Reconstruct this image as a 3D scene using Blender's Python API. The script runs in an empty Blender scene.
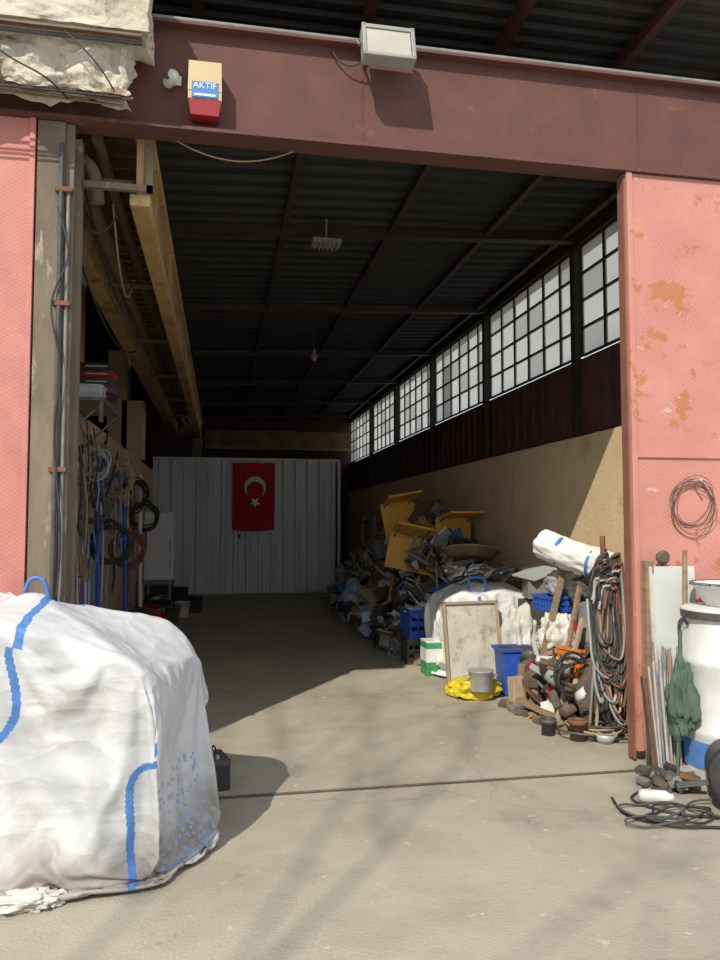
import bpy, bmesh, math, random, time
from mathutils import Vector, Matrix, Euler, noise
random.seed(7)
R=random.uniform
D=bpy.data
scene=bpy.context.scene
scene.view_settings.view_transform='Standard'
scene.view_settings.exposure=0.0
scene.view_settings.gamma=1.04

# ---------------------------------------------------------------- materials
def mat(name,c1,c2=None,scale=4,rough=.8,metal=0,bump=0,bscale=30,c3=None,thr=.6,s3=2.5,w3=.06,stretch=(1,1,1),wave=None,cracks=False,c4=None,thr4=.6,s4=9,low=None,crinkle=0):
    m=D.materials.new(name); m.use_nodes=True
    nt=m.node_tree; N=nt.nodes; L=nt.links
    p=N['Principled BSDF']; p.inputs['Roughness'].default_value=rough; p.inputs['Metallic'].default_value=metal
    c1=(*c1,1)
    if c2 is None: c2=tuple(x*.75 for x in c1[:3])
    c2=(*c2,1)
    tc=N.new('ShaderNodeTexCoord'); mp=N.new('ShaderNodeMapping'); mp.inputs['Scale'].default_value=stretch
    L.new(tc.outputs['Object'],mp.inputs['Vector'])
    n=N.new('ShaderNodeTexNoise'); n.inputs['Scale'].default_value=scale; n.inputs['Detail'].default_value=8; n.inputs['Roughness'].default_value=.62
    L.new(mp.outputs[0],n.inputs['Vector'])
    r=N.new('ShaderNodeValToRGB'); r.color_ramp.elements[0].position=.34; r.color_ramp.elements[1].position=.66
    r.color_ramp.elements[0].color=c1; r.color_ramp.elements[1].color=c2
    L.new(n.outputs['Fac'],r.inputs[0]); col=r.outputs[0]
    def layer(col,c,th,s,w):
        n3=N.new('ShaderNodeTexNoise'); n3.inputs['Scale'].default_value=s; n3.inputs['Detail'].default_value=10; n3.inputs['Roughness'].default_value=.7
        L.new(mp.outputs[0],n3.inputs['Vector'])
        r3=N.new('ShaderNodeValToRGB'); r3.color_ramp.elements[0].position=th; r3.color_ramp.elements[1].position=min(1,th+w)
        L.new(n3.outputs['Fac'],r3.inputs[0])
        mx=N.new('ShaderNodeMixRGB'); L.new(r3.outputs[0],mx.inputs[0]); L.new(col,mx.inputs[1]); mx.inputs[2].default_value=(*c,1)
        return mx.outputs[0]
    if c3 is not None: col=layer(col,c3,thr,s3,w3)
    if c4 is not None: col=layer(col,c4,thr4,s4,.05)
    if cracks: col=layer(col,(.13,.11,.085),.63,2.2,.14)
    if low:  # grime that climbs up from the ground
        sp=N.new('ShaderNodeSeparateXYZ'); L.new(tc.outputs['Object'],sp.inputs[0])
        nl=N.new('ShaderNodeTexNoise'); nl.inputs['Scale'].default_value=5; nl.inputs['Detail'].default_value=8; L.new(mp.outputs[0],nl.inputs['Vector'])
        ma=N.new('ShaderNodeMath'); ma.operation='MULTIPLY_ADD'; L.new(nl.outputs['Fac'],ma.inputs[0]); ma.inputs[1].default_value=-.9; L.new(sp.outputs['Z'],ma.inputs[2])
        mr=N.new('ShaderNodeMapRange'); mr.inputs[1].default_value=-.50; mr.inputs[2].default_value=-.10; mr.inputs[3].default_value=.8; mr.inputs[4].default_value=0; L.new(ma.outputs[0],mr.inputs[0])
        mx=N.new('ShaderNodeMixRGB'); L.new(mr.outputs[0],mx.inputs[0]); L.new(col,mx.inputs[1]); mx.inputs[2].default_value=(*low,1); col=mx.outputs[0]
    if cracks:
        nw=N.new('ShaderNodeTexNoise'); nw.inputs['Scale'].default_value=1.5; nw.inputs['Detail'].default_value=6; L.new(mp.outputs[0],nw.inputs['Vector'])
        va=N.new('ShaderNodeVectorMath'); va.operation='MULTIPLY_ADD'; L.new(nw.outputs['Color'],va.inputs[0]); va.inputs[1].default_value=(.9,.9,0); L.new(mp.outputs[0],va.inputs[2])
        v=N.new('ShaderNodeTexVoronoi'); v.feature='DISTANCE_TO_EDGE'; v.inputs['Scale'].default_value=.36; L.new(va.outputs[0],v.inputs['Vector'])
        rr=N.new('ShaderNodeValToRGB'); rr.color_ramp.elements[0].position=.0; rr.color_ramp.elements[1].position=.003
        rr.color_ramp.elements[0].color=(.78,.77,.76,1); rr.color_ramp.elements[1].color=(1,1,1,1); L.new(v.outputs[0],rr.inputs[0])
        mx=N.new('ShaderNodeMixRGB'); mx.blend_type='MULTIPLY'; mx.inputs[0].default_value=1; L.new(col,mx.inputs[1]); L.new(rr.outputs[0],mx.inputs[2]); col=mx.outputs[0]
    if wave:
        outs=[]
        for sg in (1,-1):
            mpw=N.new('ShaderNodeMapping'); mpw.inputs['Rotation'].default_value=(0,math.radians(58*sg),0)
            L.new(tc.outputs['Object'],mpw.inputs['Vector'])
            w=N.new('ShaderNodeTexWave'); w.inputs['Scale'].default_value=wave; w.bands_direction='X'
            L.new(mpw.outputs[0],w.inputs['Vector']); outs.append(w.outputs['Fac'])
        mm=N.new('ShaderNodeMath'); mm.operation='MINIMUM'; L.new(outs[0],mm.inputs[0]); L.new(outs[1],mm.inputs[1])
        mr=N.new('ShaderNodeMapRange'); mr.inputs[3].default_value=.88; mr.inputs[4].default_value=1.05; L.new(mm.outputs[0],mr.inputs[0])
        hs=N.new('ShaderNodeHueSaturation'); L.new(col,hs.inputs['Color']); L.new(mr.outputs[0],hs.inputs['Value']); col=hs.outputs[0]
    L.new(col,p.inputs['Base Color'])
    if bump:
        nb=N.new('ShaderNodeTexNoise'); nb.inputs['Scale'].default_value=bscale; nb.inputs['Detail'].default_value=6
        L.new(mp.outputs[0],nb.inputs['Vector'])
        b=N.new('ShaderNodeBump'); b.inputs['Strength'].default_value=bump; b.inputs['Distance'].default_value=.02
        L.new(nb.outputs['Fac'],b.inputs['Height']); L.new(b.outputs[0],p.inputs['Normal'])
        if crinkle:
            prev=b
            for sc,rot,di in ((4.5,(.3,-.5,.4),.030),(10,(.1,.4,.8),.013)):
                mc=N.new('ShaderNodeMapping'); mc.inputs['Rotation'].default_value=rot; mc.inputs['Scale'].default_value=(.55,1,1.3); L.new(tc.outputs['Object'],mc.inputs['Vector'])
                wn=N.new('ShaderNodeTexNoise'); wn.inputs['Scale'].default_value=2; L.new(mc.outputs[0],wn.inputs['Vector'])
                va=N.new('ShaderNodeVectorMath'); va.operation='MULTIPLY_ADD'; L.new(wn.outputs['Color'],va.inputs[0]); va.inputs[1].default_value=(.35,.35,.35); L.new(mc.outputs[0],va.inputs[2])
                v=N.new('ShaderNodeTexVoronoi'); v.feature='F1'; v.inputs['Scale'].default_value=sc; L.new(va.outputs[0],v.inputs['Vector'])
                b2=N.new('ShaderNodeBump'); b2.inputs['Strength'].default_value=crinkle; b2.inputs['Distance'].default_value=di
                L.new(v.outputs['Distance'],b2.inputs['Height']); L.new(prev.outputs[0],b2.inputs['Normal']); prev=b2
            L.new(prev.outputs[0],p.inputs['Normal'])
    return m

M={}
M['floor']=mat('concrete_floor',(.30,.264,.198),(.42,.376,.29),scale=1.6,rough=.9,bump=.3,bscale=60,c3=(.18,.152,.115),thr=.53,s3=.8,w3=.20,cracks=True,c4=(.50,.46,.38),thr4=.62,s4=7)
M['pink']=mat('pink_paint',(.60,.235,.19),(.52,.19,.155),scale=3,rough=.7,c3=(.48,.28,.20),thr=.66,s3=6,w3=.05,wave=14,bump=.15)
M['pinkr']=mat('pink_paint_rusty',(.60,.255,.205),(.52,.205,.165),scale=2.5,rough=.7,c3=(.46,.17,.07),thr=.575,s3=4.2,w3=.04,wave=14,bump=.15,c4=(.62,.41,.33),thr4=.62,s4=5)
M['header']=mat('red_oxide_steel',(.125,.045,.031),(.09,.035,.025),scale=5,rough=.75,c3=(.17,.068,.04),thr=.6,s3=4)
M['conc']=mat('crumbling_concrete',(.58,.53,.43),(.40,.35,.26),scale=3,rough=.95,bump=1,bscale=14,c3=(.22,.15,.10),thr=.55,s3=3.5,w3=.07,c4=(.68,.64,.56),thr4=.6,s4=8)
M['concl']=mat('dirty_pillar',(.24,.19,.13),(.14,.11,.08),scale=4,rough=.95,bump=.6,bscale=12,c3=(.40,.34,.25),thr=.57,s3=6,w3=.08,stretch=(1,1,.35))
M['ochre']=mat('ochre_girder',(.60,.41,.18),(.42,.27,.11),scale=2.5,rough=.85,c3=(.13,.08,.04),thr=.54,s3=2.2,w3=.14,bump=.4)
M['brownpipe']=mat('brown_pipe',(.27,.19,.12),(.18,.12,.075),rough=.7)
M['soffit']=mat('brown_soffit',(.20,.14,.08),(.11,.075,.042),scale=3,rough=.9)
M['beige']=mat('beige_plaster',(.70,.53,.32),(.60,.44,.25),scale=1.5,rough=.95,c3=(.44,.30,.17),thr=.58,s3=1.6,w3=.15,bump=.3)
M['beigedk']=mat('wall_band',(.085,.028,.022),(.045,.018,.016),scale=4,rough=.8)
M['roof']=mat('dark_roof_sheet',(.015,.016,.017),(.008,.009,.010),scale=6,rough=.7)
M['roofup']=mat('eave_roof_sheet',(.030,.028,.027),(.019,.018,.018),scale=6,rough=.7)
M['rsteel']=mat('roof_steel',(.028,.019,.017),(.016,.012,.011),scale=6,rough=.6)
M['esteel']=mat('eave_steel',(.08,.026,.022),(.055,.018,.016),rough=.6)
M['galv']=mat('galvanised_sheet',(.74,.76,.76),(.60,.62,.62),scale=1.6,rough=.5,stretch=(1.5,1,.3))
M['flag']=mat('flag_red',(.50,.012,.03),(.42,.01,.025),rough=.8)
M['white']=mat('white_plastic',(.70,.70,.68),(.58,.58,.55),scale=6,rough=.5,c3=(.40,.36,.30),thr=.60,s3=4,w3=.1)
M['wclean']=mat('white_cloth',(.8,.8,.78),(.76,.76,.74),rough=.9)
M['bag']=mat('woven_white_bag',(.61,.61,.615),(.50,.505,.515),scale=3,rough=.6,bump=.12,bscale=60,c3=(.40,.37,.32),thr=.60,s3=2.2,w3=.14,low=(.21,.17,.125),crinkle=.6)
M['bagw']=mat('woven_pale_bag',(.76,.76,.75),(.66,.66,.64),scale=3,rough=.6,bump=.12,bscale=60,c3=(.44,.40,.34),thr=.60,s3=3,w3=.14,crinkle=.45)
M['bagd']=mat('dirty_white_bag',(.62,.60,.54),(.50,.48,.42),scale=5,rough=.7,bump=.3,bscale=20,c3=(.28,.24,.18),thr=.56,s3=4,w3=.12,crinkle=.6)
M['strap']=mat('blue_strap',(.08,.22,.54),(.055,.16,.42),scale=20,rough=.7)
M['print']=mat('blue_print',(.26,.34,.52),(.32,.40,.56),scale=20,rough=.7)
M['yellow']=mat('yellow_seat',(.80,.42,.05),(.68,.34,.035),scale=6,rough=.5)
M['metal']=mat('bare_metal',(.55,.54,.52),(.38,.37,.35),scale=9,rough=.4,metal=.25)
M['dull']=mat('dull_metal',(.25,.24,.23),(.15,.14,.13),scale=7,rough=.6,metal=.1)
M['dark']=mat('black_rubber',(.022,.021,.020),(.035,.033,.03),scale=8,rough=.7)
M['dkgrey']=mat('dark_grey',(.085,.083,.08),(.05,.048,.046),scale=8,rough=.6)
M['rust']=mat('rusty_iron',(.20,.085,.04),(.10,.05,.03),scale=9,rough=.85,bump=.4)
M['brown']=mat('brown_scrap',(.14,.10,.07),(.08,.06,.04),scale=7,rough=.9)
M['wood']=mat('weathered_wood',(.30,.20,.12),(.19,.12,.07),scale=6,rough=.85,stretch=(1,1,6),c3=(.12,.08,.05),thr=.62)
M['woodl']=mat('pale_wood',(.43,.32,.21),(.31,.22,.14),scale=6,rough=.85)
M['board']=mat('grimy_board',(.60,.57,.50),(.46,.42,.35),scale=4,rough=.8,c3=(.24,.19,.14),thr=.52,s3=5,w3=.15)
M['boardw']=mat('pale_sheet',(.58,.60,.57),(.48,.50,.48),scale=3,rough=.7)
M['blue']=mat('blue_plastic',(.03,.10,.50),(.02,.07,.38),rough=.45)
M['lblue']=mat('label_blue',(.05,.22,.55),(.05,.20,.5),rough=.5)
M['red']=mat('red_plastic',(.34,.022,.03),(.26,.018,.025),rough=.4)
M['cream']=mat('cream_plastic',(.60,.47,.25),(.52,.41,.22),rough=.5)
M['green']=mat('green_plastic',(.05,.28,.10),(.03,.2,.07),rough=.5)
M['dgreen']=mat('dark_green_cloth',(.09,.14,.105),(.045,.08,.06),rough=.9)
M['orange']=mat('orange_plastic',(.70,.20,.03),(.55,.14,.02),rough=.5)
M['ybag']=mat('yellow_bag',(.72,.58,.03),(.58,.44,.02),rough=.4)
M['grey']=mat('grey_plastic',(.38,.39,.39),(.28,.29,.29),rough=.6)
M['lamp']=mat('lamp_housing',(.31,.31,.28),(.24,.24,.21),rough=.5)
M['lens']=mat('lamp_lens',(.48,.46,.38),(.40,.38,.31),rough=.2)
M['tan']=mat('tan_hose',(.40,.28,.17),(.3,.2,.12),rough=.7)
M['purple']=mat('purple_box',(.20,.06,.14),(.15,.05,.1),rough=.6)
M['bark']=mat('bark',(.12,.09,.06),(.07,.05,.035),rough=.95)
M['redpipe']=mat('rust_post',(.26,.10,.06),(.18,.07,.045),rough=.8)
M['lpurple']=mat('pale_blue_plastic',(.45,.48,.62),(.34,.37,.5),rough=.5)

def pane_mat(name,c,tr):
    m=D.materials.new(name); m.use_nodes=True; nt=m.node_tree; N=nt.nodes; L=nt.links
    N.clear(); o=N.new('ShaderNodeOutputMaterial'); mx=N.new('ShaderNodeMixShader'); t=N.new('ShaderNodeBsdfTransparent'); d=N.new('ShaderNodeBsdfTranslucent')
    t.inputs[0].default_value=(*c,1); d.inputs[0].default_value=(*c,1)
    n=N.new('ShaderNodeTexNoise'); n.inputs['Scale'].default_value=2.0; n.inputs['Detail'].default_value=6
    mr=N.new('ShaderNodeMapRange'); mr.inputs[3].default_value=tr+.55; mr.inputs[4].default_value=tr-.35
    L.new(n.outputs['Fac'],mr.inputs[0]); L.new(mr.outputs[0],mx.inputs[0])
    L.new(t.outputs[0],mx.inputs[1]); L.new(d.outputs[0],mx.inputs[2]); L.new(mx.outputs[0],o.inputs[0]); return m
M['pane']=pane_mat('frosted_pane',(.66,.62,.52),.30)
M['pane2']=pane_mat('dirty_pane',(.48,.45,.38),.40)
M['pane3']=pane_mat('dark_pane',(.22,.22,.19),.6)

def F1(q): return noise.voronoi(q)[0][0]

# ---------------------------------------------------------------- draped bulk bags (cloth settled over their contents, then frozen to mesh)
def cube_mesh(name,cuts,fn,pw=8.0):
    bm=bmesh.new(); bmesh.ops.create_cube(bm,size=2)
    bmesh.ops.subdivide_edges(bm,edges=bm.edges[:],cuts=cuts,use_grid_fill=True)
    rest=[]
    for v in bm.verts:
        q=v.co.copy(); r=(abs(q.x)**pw+abs(q.y)**pw+abs(q.z)**pw)**(1/pw); q=q/r; rest.append(q.copy()); v.co=fn(q)
    u1=bm.loops.layers.uv.new('rest_xy'); u2=bm.loops.layers.uv.new('rest_z')
    bm.verts.index_update()
    for f in bm.faces:
        for l in f.loops:
            q=rest[l.vert.index]; l[u1].uv=(q.x,q.y); l[u2].uv=(q.z,0)
    me=D.meshes.new(name); bm.to_mesh(me); bm.free(); return me
def cloth_bag(name,loc,rz,shape,cuts,frames,matfn,mats,seed=0,grow=-.10,bend=1.5,lump=.07,pw=8.0):
    def outer(q):
        p=shape(q); nv=noise.noise_vector(p*3+Vector((seed,1,2)))*.03+noise.noise_vector(p*8+Vector((seed,4,2)))*.012; return p*1.0+Vector((nv.x,nv.y,0))+Vector((0,0,.02))
    def inner(q):
        p=shape(q); k=.96-lump*F1(Vector((p.x*1.0+p.z*.5,p.y,p.z*.8))*2.6+Vector((seed,5,0)))-lump*.5*abs(noise.noise(Vector((p.x,p.y,p.z))*5+Vector((seed,5,0))))
        return Vector((p.x*k,p.y*k,max(0.0,p.z*(k+.02))))
    ome=cube_mesh(name+'_cloth',cuts,outer,pw); ime=cube_mesh('contents',22,inner,pw)
    cl=D.objects.new(name+'_tmp',ome); inn=D.objects.new('contents_tmp',ime)
    fm=D.meshes.new('g'); fm.from_pydata([(-3,-3,0),(3,-3,0),(3,3,0),(-3,3,0)],[],[(0,1,2,3)]); fl=D.objects.new('ground_tmp',fm)
    for o in (cl,inn,fl): scene.collection.objects.link(o)
    for o in (inn,fl):
        o.modifiers.new('Collision','COLLISION'); o.collision.thickness_outer=.008; o.collision.cloth_friction=30
    md=cl.modifiers.new('Cloth','CLOTH'); s=md.settings
    s.quality=6; s.mass=.25; s.tension_stiffness=20; s.compression_stiffness=20; s.shear_stiffness=8; s.bending_stiffness=bend
    s.air_damping=1.5; s.shrink_min=grow
    md.collision_settings.distance_min=.008; md.collision_settings.collision_quality=3; md.collision_settings.use_self_collision=False
    md.point_cache.frame_start=1; md.point_cache.frame_end=frames
    t0=time.time()
    for fr in range(1,frames+1):
        scene.frame_set(fr)
        if time.time()-t0>110: break
    dg=bpy.context.evaluated_depsgraph_get()
    me=D.meshes.new_from_object(cl.evaluated_get(dg))
    for o in (cl,inn,fl): D.objects.remove(o)
    tmp=D.objects.new('t',me); scene.collection.objects.link(tmp)
    sb=tmp.modifiers.new('s','SUBSURF'); sb.levels=2; sb.render_levels=2
    dg=bpy.context.evaluated_depsgraph_get(); dg.update()
    me2=D.meshes.new_from_object(tmp.evaluated_get(dg)); D.objects.remove(tmp)
    me2.materials.clear()
    for m in mats: me2.materials.append(M[m])
    ua=me2.uv_layers['rest_xy'].data; ub=me2.uv_layers['rest_z'].data
    idx=[0]*len(me2.polygons)
    for p in me2.polygons:
        n=len(p.loop_indices); x=y=z=0
        for li in p.loop_indices: x+=ua[li].uv[0]; y+=ua[li].uv[1]; z+=ub[li].uv[0]
        idx[p.index]=matfn(x/n,y/n,(z/n+1)/2)
    me2.polygons.foreach_set('material_index',idx); me2.polygons.foreach_set('use_smooth',[True]*len(idx)); me2.update()
    o=D.objects.new(name,me2); o.location=loc; o.rotation_euler=(0,0,rz); scene.collection.objects.link(o)
    return o
def pl(pts,z):
    for (z0,x0),(z1,x1) in zip(pts,pts[1:]):
        if z0<=z<=z1:
            t=(z-z0)/(z1-z0); t=t*t*(3-2*t); return x0+(x1-x0)*t
    return None
def shapeA(q):
    z=(q.z+1)/2; w=.85+.18*z
    top=1.15+.16*(1-((q.x+.25)/1.25)**2)*(1-.3*q.y*q.y)-.17*max(0,q.x)**1.3
    return Vector((.675*q.x*w,.455*q.y*w,z*top))
def matA(x,y,z):
    front=y<-.86 and abs(y)>abs(x)*.9; right=x>.86 and not front
    if (front or right) and z<.985:
        sx=x if front else 1.0+(y+1.0)
        c=pl([(0,-.62),(.35,-.46),(.62,-.16),(.80,.0),(1,-.06)],z)
        if c is not None and abs(sx-c)<.026: return 1
        c=pl([(0,.80),(.30,.84),(.55,.80),(.72,.74),(.9,.96),(1,1.04)],z)
        if c is not None and abs(sx-c)<.024: return 1
    elif z>=.985:
        if abs(x-(-.06-.05*y))<.026: return 1
    if right and -.95<y<.15 and .25<z<.80:
        row=math.floor((y+1)*26); ch=math.floor(z*80)
        if row%3!=0 and noise.cell(Vector((row*1.7+.3,ch*1.3+.2,.5)))>.25 and (ch%9)!=0: return 2
    return 0
def shapeB(q):
    z=(q.z+1)/2; w=.95+.06*z; top=.90+.13*(1-q.x*q.x)*(1-.5*q.y*q.y)
    return Vector((.53*q.x*w,.34*q.y*w,z*top))
def matB(x,y,z):
    if y<-.9 and z<.97:
        if abs(x+.22+.06*z)<.032: return 1
        if abs(x-.62)<.030: return 3
    return 0
BIG=cloth_bag('big_white_bulk_bag',(-.75,4.03,0),math.radians(-14),shapeA,58,30,matA,['bag','strap','print'],seed=3.3,grow=-.17,bend=.35,lump=.15,pw=16.0)
SML=cloth_bag('white_bulk_bag',(2.79,7.82,0),.06,shapeB,30,28,matB,['bagw','strap','print','wclean'],seed=8.1,grow=-.17,bend=.35,lump=.13,pw=12.0)
scene.frame_set(1)

# ---------------------------------------------------------------- mesh builder
class B:
    def __init__(s,name,loc=(0,0,0),rot=(0,0,0)):
        s.name=name; s.loc=loc; s.rot=rot; s.v=[]; s.f=[]; s.fm=[]; s.fs=[]; s.mats=[]
    def mi(s,m):
        m=M[m] if isinstance(m,str) else m
        if m not in s.mats: s.mats.append(m)
        return s.mats.index(m)
    def add(s,vs,fs,m,smooth=False,X=None):
        o=len(s.v)
        if X is not None: vs=[X@Vector(v) for v in vs]
        s.v+= [tuple(v) for v in vs]; k=s.mi(m)
        for f in fs: s.f.append([i+o for i in f]); s.fm.append(k); s.fs.append(smooth)
        return s
    def box(s,c,d,m,rot=(0,0,0),taper=1):
        x,y,z=[q/2 for q in d]; t=taper
        vs=[(-x*t,-y*t,-z),(x*t,-y*t,-z),(x*t,y*t,-z),(-x*t,y*t,-z),(-x,-y,z),(x,-y,z),(x,y,z),(-x,y,z)]
        fs=[(3,2,1,0),(4,5,6,7),(0,1,5,4),(1,2,6,5),(2,3,7,6),(3,0,4,7)]
        return s.add(vs,fs,m,False,Matrix.Translation(c)@Euler(rot).to_matrix().to_4x4())
    def bb(s,lo,hi,m):
        return s.box([(a+b)/2 for a,b in zip(lo,hi)],[abs(b-a) for a,b in zip(lo,hi)],m)
    def tube(s,pts,r,m,seg=8,closed=False,caps=True):
        pts=[Vector(p) for p in pts]; n=len(pts)
        rs=r if isinstance(r,(list,tuple)) else [r]*n
        vs=[];fs=[]; prev=None
        for i,p in enumerate(pts):
            if closed: t=(pts[(i+1)%n]-pts[i-1])
            else: t=pts[min(i+1,n-1)]-pts[max(i-1,0)]
            if t.length<1e-9: t=Vector((0,0,1))
            t.normalize()
            if prev is None:
                a=Vector((0,0,1)) if abs(t.z)<.9 else Vector((1,0,0)); nn=t.cross(a).normalized()
            else:
                nn=prev-t*prev.dot(t); nn=nn.normalized() if nn.length>1e-6 else t.orthogonal().normalized()
            prev=nn; bn=t.cross(nn)
            for k in range(seg):
                a=2*math.pi*k/seg; vs.append(p+(nn*math.cos(a)+bn*math.sin(a))*rs[i])
        for i in range(n if closed else n-1):
            j=(i+1)%n
            for k in range(seg):
                k2=(k+1)%seg; fs.append((i*seg+k,i*seg+k2,j*seg+k2,j*seg+k))
        s.add(vs,fs,m,True)
        if caps and not closed:
            s.add([vs[k] for k in range(seg)],[tuple(reversed(range(seg)))],m)
            s.add([vs[(n-1)*seg+k] for k in range(seg)],[tuple(range(seg))],m)
        return s
    def cyl(s,p0,p1,r,m,seg=16): return s.tube([p0,p1],r,m,seg)
    def lathe(s,prof,m,c=(0,0,0),rot=(0,0,0),seg=28,smooth=True):
        vs=[];fs=[]
        for r,z in prof:
            for k in range(seg):
                a=2*math.pi*k/seg; vs.append((r*math.cos(a),r*math.sin(a),z))
        for i in range(len(prof)-1):
            for k in range(seg):
                k2=(k+1)%seg; fs.append((i*seg+k,i*seg+k2,(i+1)*seg+k2,(i+1)*seg+k))
        return s.add(vs,fs,m,smooth,Matrix.Translation(c)@Euler(rot).to_matrix().to_4x4())
    def surf(s,fn,nu,nv,m,cu=False,smooth=True):
        vs=[];fs=[]
        for j in range(nv+1):
            for i in range(nu if cu else nu+1): vs.append(fn(i/nu,j/nv))
        w=nu if cu else nu+1
        for j in range(nv):
            for i in range(nu):
                i2=(i+1)%w if cu else i+1
                fs.append((j*w+i,j*w+i2,(j+1)*w+i2,(j+1)*w+i))
        return s.add(vs,fs,m,smooth)
    def blob(s,c,rad,m,seed=0,amp=.15,fr=3,nu=56,nv=34,pw=.8):
        # crumpled plastic / cloth lump: faceted dimples with sharp ridges
        def sg(x,p): return math.copysign(abs(x)**p,x)
        def fn(u,v):
            th=2*math.pi*u; ph=math.pi*(v-.5)
            d=Vector((sg(math.cos(ph),pw)*sg(math.cos(th),pw),sg(math.cos(ph),pw)*sg(math.sin(th),pw),sg(math.sin(ph),pw)))
            q=Vector((d.x,d.y,d.z*.6))*fr*.6+Vector((seed*7.3,seed*3.1,0))
            k=1+amp*1.9*(F1(q)-.5)+amp*.9*(F1(q*2.3)-.5)+amp*.35*(F1(q*5)-.5)
            p=Vector((d.x*rad[0],d.y*rad[1],d.z*rad[2]))*k
            p.z=max(p.z,-rad[2]); return Vector(c)+p
        return s.surf(fn,nu,nv,m,cu=True)
    def done(s,bev=0,parent=None):
        me=D.meshes.new(s.name); me.from_pydata(s.v,[],s.f)
        for m in s.mats: me.materials.append(m)
        me.polygons.foreach_set('material_index',s.fm); me.polygons.foreach_set('use_smooth',s.fs); me.update()
        o=D.objects.new(s.name,me); o.location=s.loc; o.rotation_euler=s.rot; scene.collection.objects.link(o)
        if parent: o.parent=parent
        if bev:
            b=o.modifiers.new('bevel','BEVEL'); b.width=bev; b.segments=2; b.limit_method='ANGLE'; b.angle_limit=math.radians(50)
        return o

def hang(p0,p1,sag,n=14,j=0):
    p0=Vector(p0);p1=Vector(p1); o=[]
    for i in range(n+1):
        t=i/n; p=p0.lerp(p1,t); p.z-=sag*4*t*(1-t)
        o.append(p+Vector((R(-j,j),R(-j,j),R(-j,j))))
    return o
def ring(c,r,ax='X',n=26,j=.01,sq=1.0):
    o=[]; e=[R(0,6.28) for _ in range(3)]
    for i in range(n):
        a=2*math.pi*i/n; k=1+j/r*(math.sin(2*a+e[0])+.6*math.sin(3*a+e[1])); u=r*k*math.cos(a); v=r*k*sq*math.sin(a); w=j*math.sin(a+e[2])
        if ax=='X': o.append((c[0]+w,c[1]+u,c[2]+v))
        elif ax=='Y': o.append((c[0]+u,c[1]+w,c[2]+v))
        else: o.append((c[0]+u,c[1]+v,c[2]+abs(w)))
    return o
def cr(way,t):
    n=len(way)-1; x=min(max(t,0),.99999)*n; k=int(x); f=x-k
    P=[way[max(0,k-1)],way[k],way[k+1],way[min(n,k+2)]]
    return [0.5*((2*P[1][i])+(-P[0][i]+P[2][i])*f+(2*P[0][i]-5*P[1][i]+4*P[2][i]-P[3][i])*f*f+(-P[0][i]+3*P[1][i]-3*P[2][i]+P[3][i])*f**3) for i in range(len(P[0]))]
def smooth(pts,n): return [cr(pts,i/n) for i in range(n+1)]

# ---------------------------------------------------------------- room shell
B('floor').bb((-14,-16,-.1),(14,21,0),'floor').done()
B('wall_right').bb((3.45,4.9,0),(3.65,20.2,2.45),'beige').done(.01)
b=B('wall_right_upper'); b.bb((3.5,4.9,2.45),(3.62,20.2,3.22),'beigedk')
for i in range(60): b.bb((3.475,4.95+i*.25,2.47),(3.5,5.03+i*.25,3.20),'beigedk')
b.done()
B('trim_1').bb((3.44,4.9,4.34),(3.65,20.2,4.52),'rsteel').done()
B('wall_left').bb((-1.65,4.95,0),(-1.45,20,2.75),'beige').done(.01)
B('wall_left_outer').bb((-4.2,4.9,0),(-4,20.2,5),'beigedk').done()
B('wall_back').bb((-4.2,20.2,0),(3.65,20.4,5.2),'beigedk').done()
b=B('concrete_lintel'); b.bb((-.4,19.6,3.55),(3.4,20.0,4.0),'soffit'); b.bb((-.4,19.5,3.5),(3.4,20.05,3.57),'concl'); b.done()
def corr(name,x0,x1,y0,y1,zf,m,pitch=.21,dep=.035):
    prof=[];y=y0
    while y<y1:
        prof+= [(y,0),(y+pitch*.35,0),(y+pitch*.5,dep),(y+pitch*.85,dep)]; y+=pitch
    vs=[];fs=[]
    for (y,d) in prof:
        vs+=[(x0,y,zf(x0,y)+d),(x1,y,zf(x1,y)+d)]
    for i in range(len(prof)-1): fs.append((2*i,2*i+1,2*i+3,2*i+2))
    return B(name).add(vs,fs,m).done()
zc=lambda x,y:4.32+.045*x
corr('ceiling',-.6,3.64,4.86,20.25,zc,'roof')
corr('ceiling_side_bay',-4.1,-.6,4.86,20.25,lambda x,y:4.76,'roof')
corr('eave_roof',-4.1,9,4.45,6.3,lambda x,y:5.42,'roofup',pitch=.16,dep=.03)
b=B('wall_upper_front'); b.bb((-4.1,6.2,4.5),(9,6.3,5.42),'roofup'); b.done()
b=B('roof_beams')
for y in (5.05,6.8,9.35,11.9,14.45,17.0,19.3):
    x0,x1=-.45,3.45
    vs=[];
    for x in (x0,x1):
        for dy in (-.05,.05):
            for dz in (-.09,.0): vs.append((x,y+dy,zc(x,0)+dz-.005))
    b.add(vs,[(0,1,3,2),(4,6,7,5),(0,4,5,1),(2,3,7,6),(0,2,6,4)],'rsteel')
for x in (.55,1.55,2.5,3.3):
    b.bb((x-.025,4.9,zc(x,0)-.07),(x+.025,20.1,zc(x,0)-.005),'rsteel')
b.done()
b=B('eave_beams')
for x in (-.2,1.05,2.15,3.2,4.3):
    b.bb((x-.035,4.46,5.32),(x+.035,6.2,5.415),'esteel')
b.done()
B('gutter_pipe').cyl((-.45,4.72,4.787),(7,4.72,4.787),.02,'dull').done()
b=B('door_header_beam')
b.bb((-4,4.75,4.07),(8,4.79,4.75),'header')
b.bb((-4,4.66,4.05),(8,4.84,4.072),'header')
b.bb((-4,4.68,4.745),(8,4.86,4.763),'header')
for x in (.9,2.9): b.bb((x,4.746,4.08),(x+.008,4.75,4.74),'header')
b.done()
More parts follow.
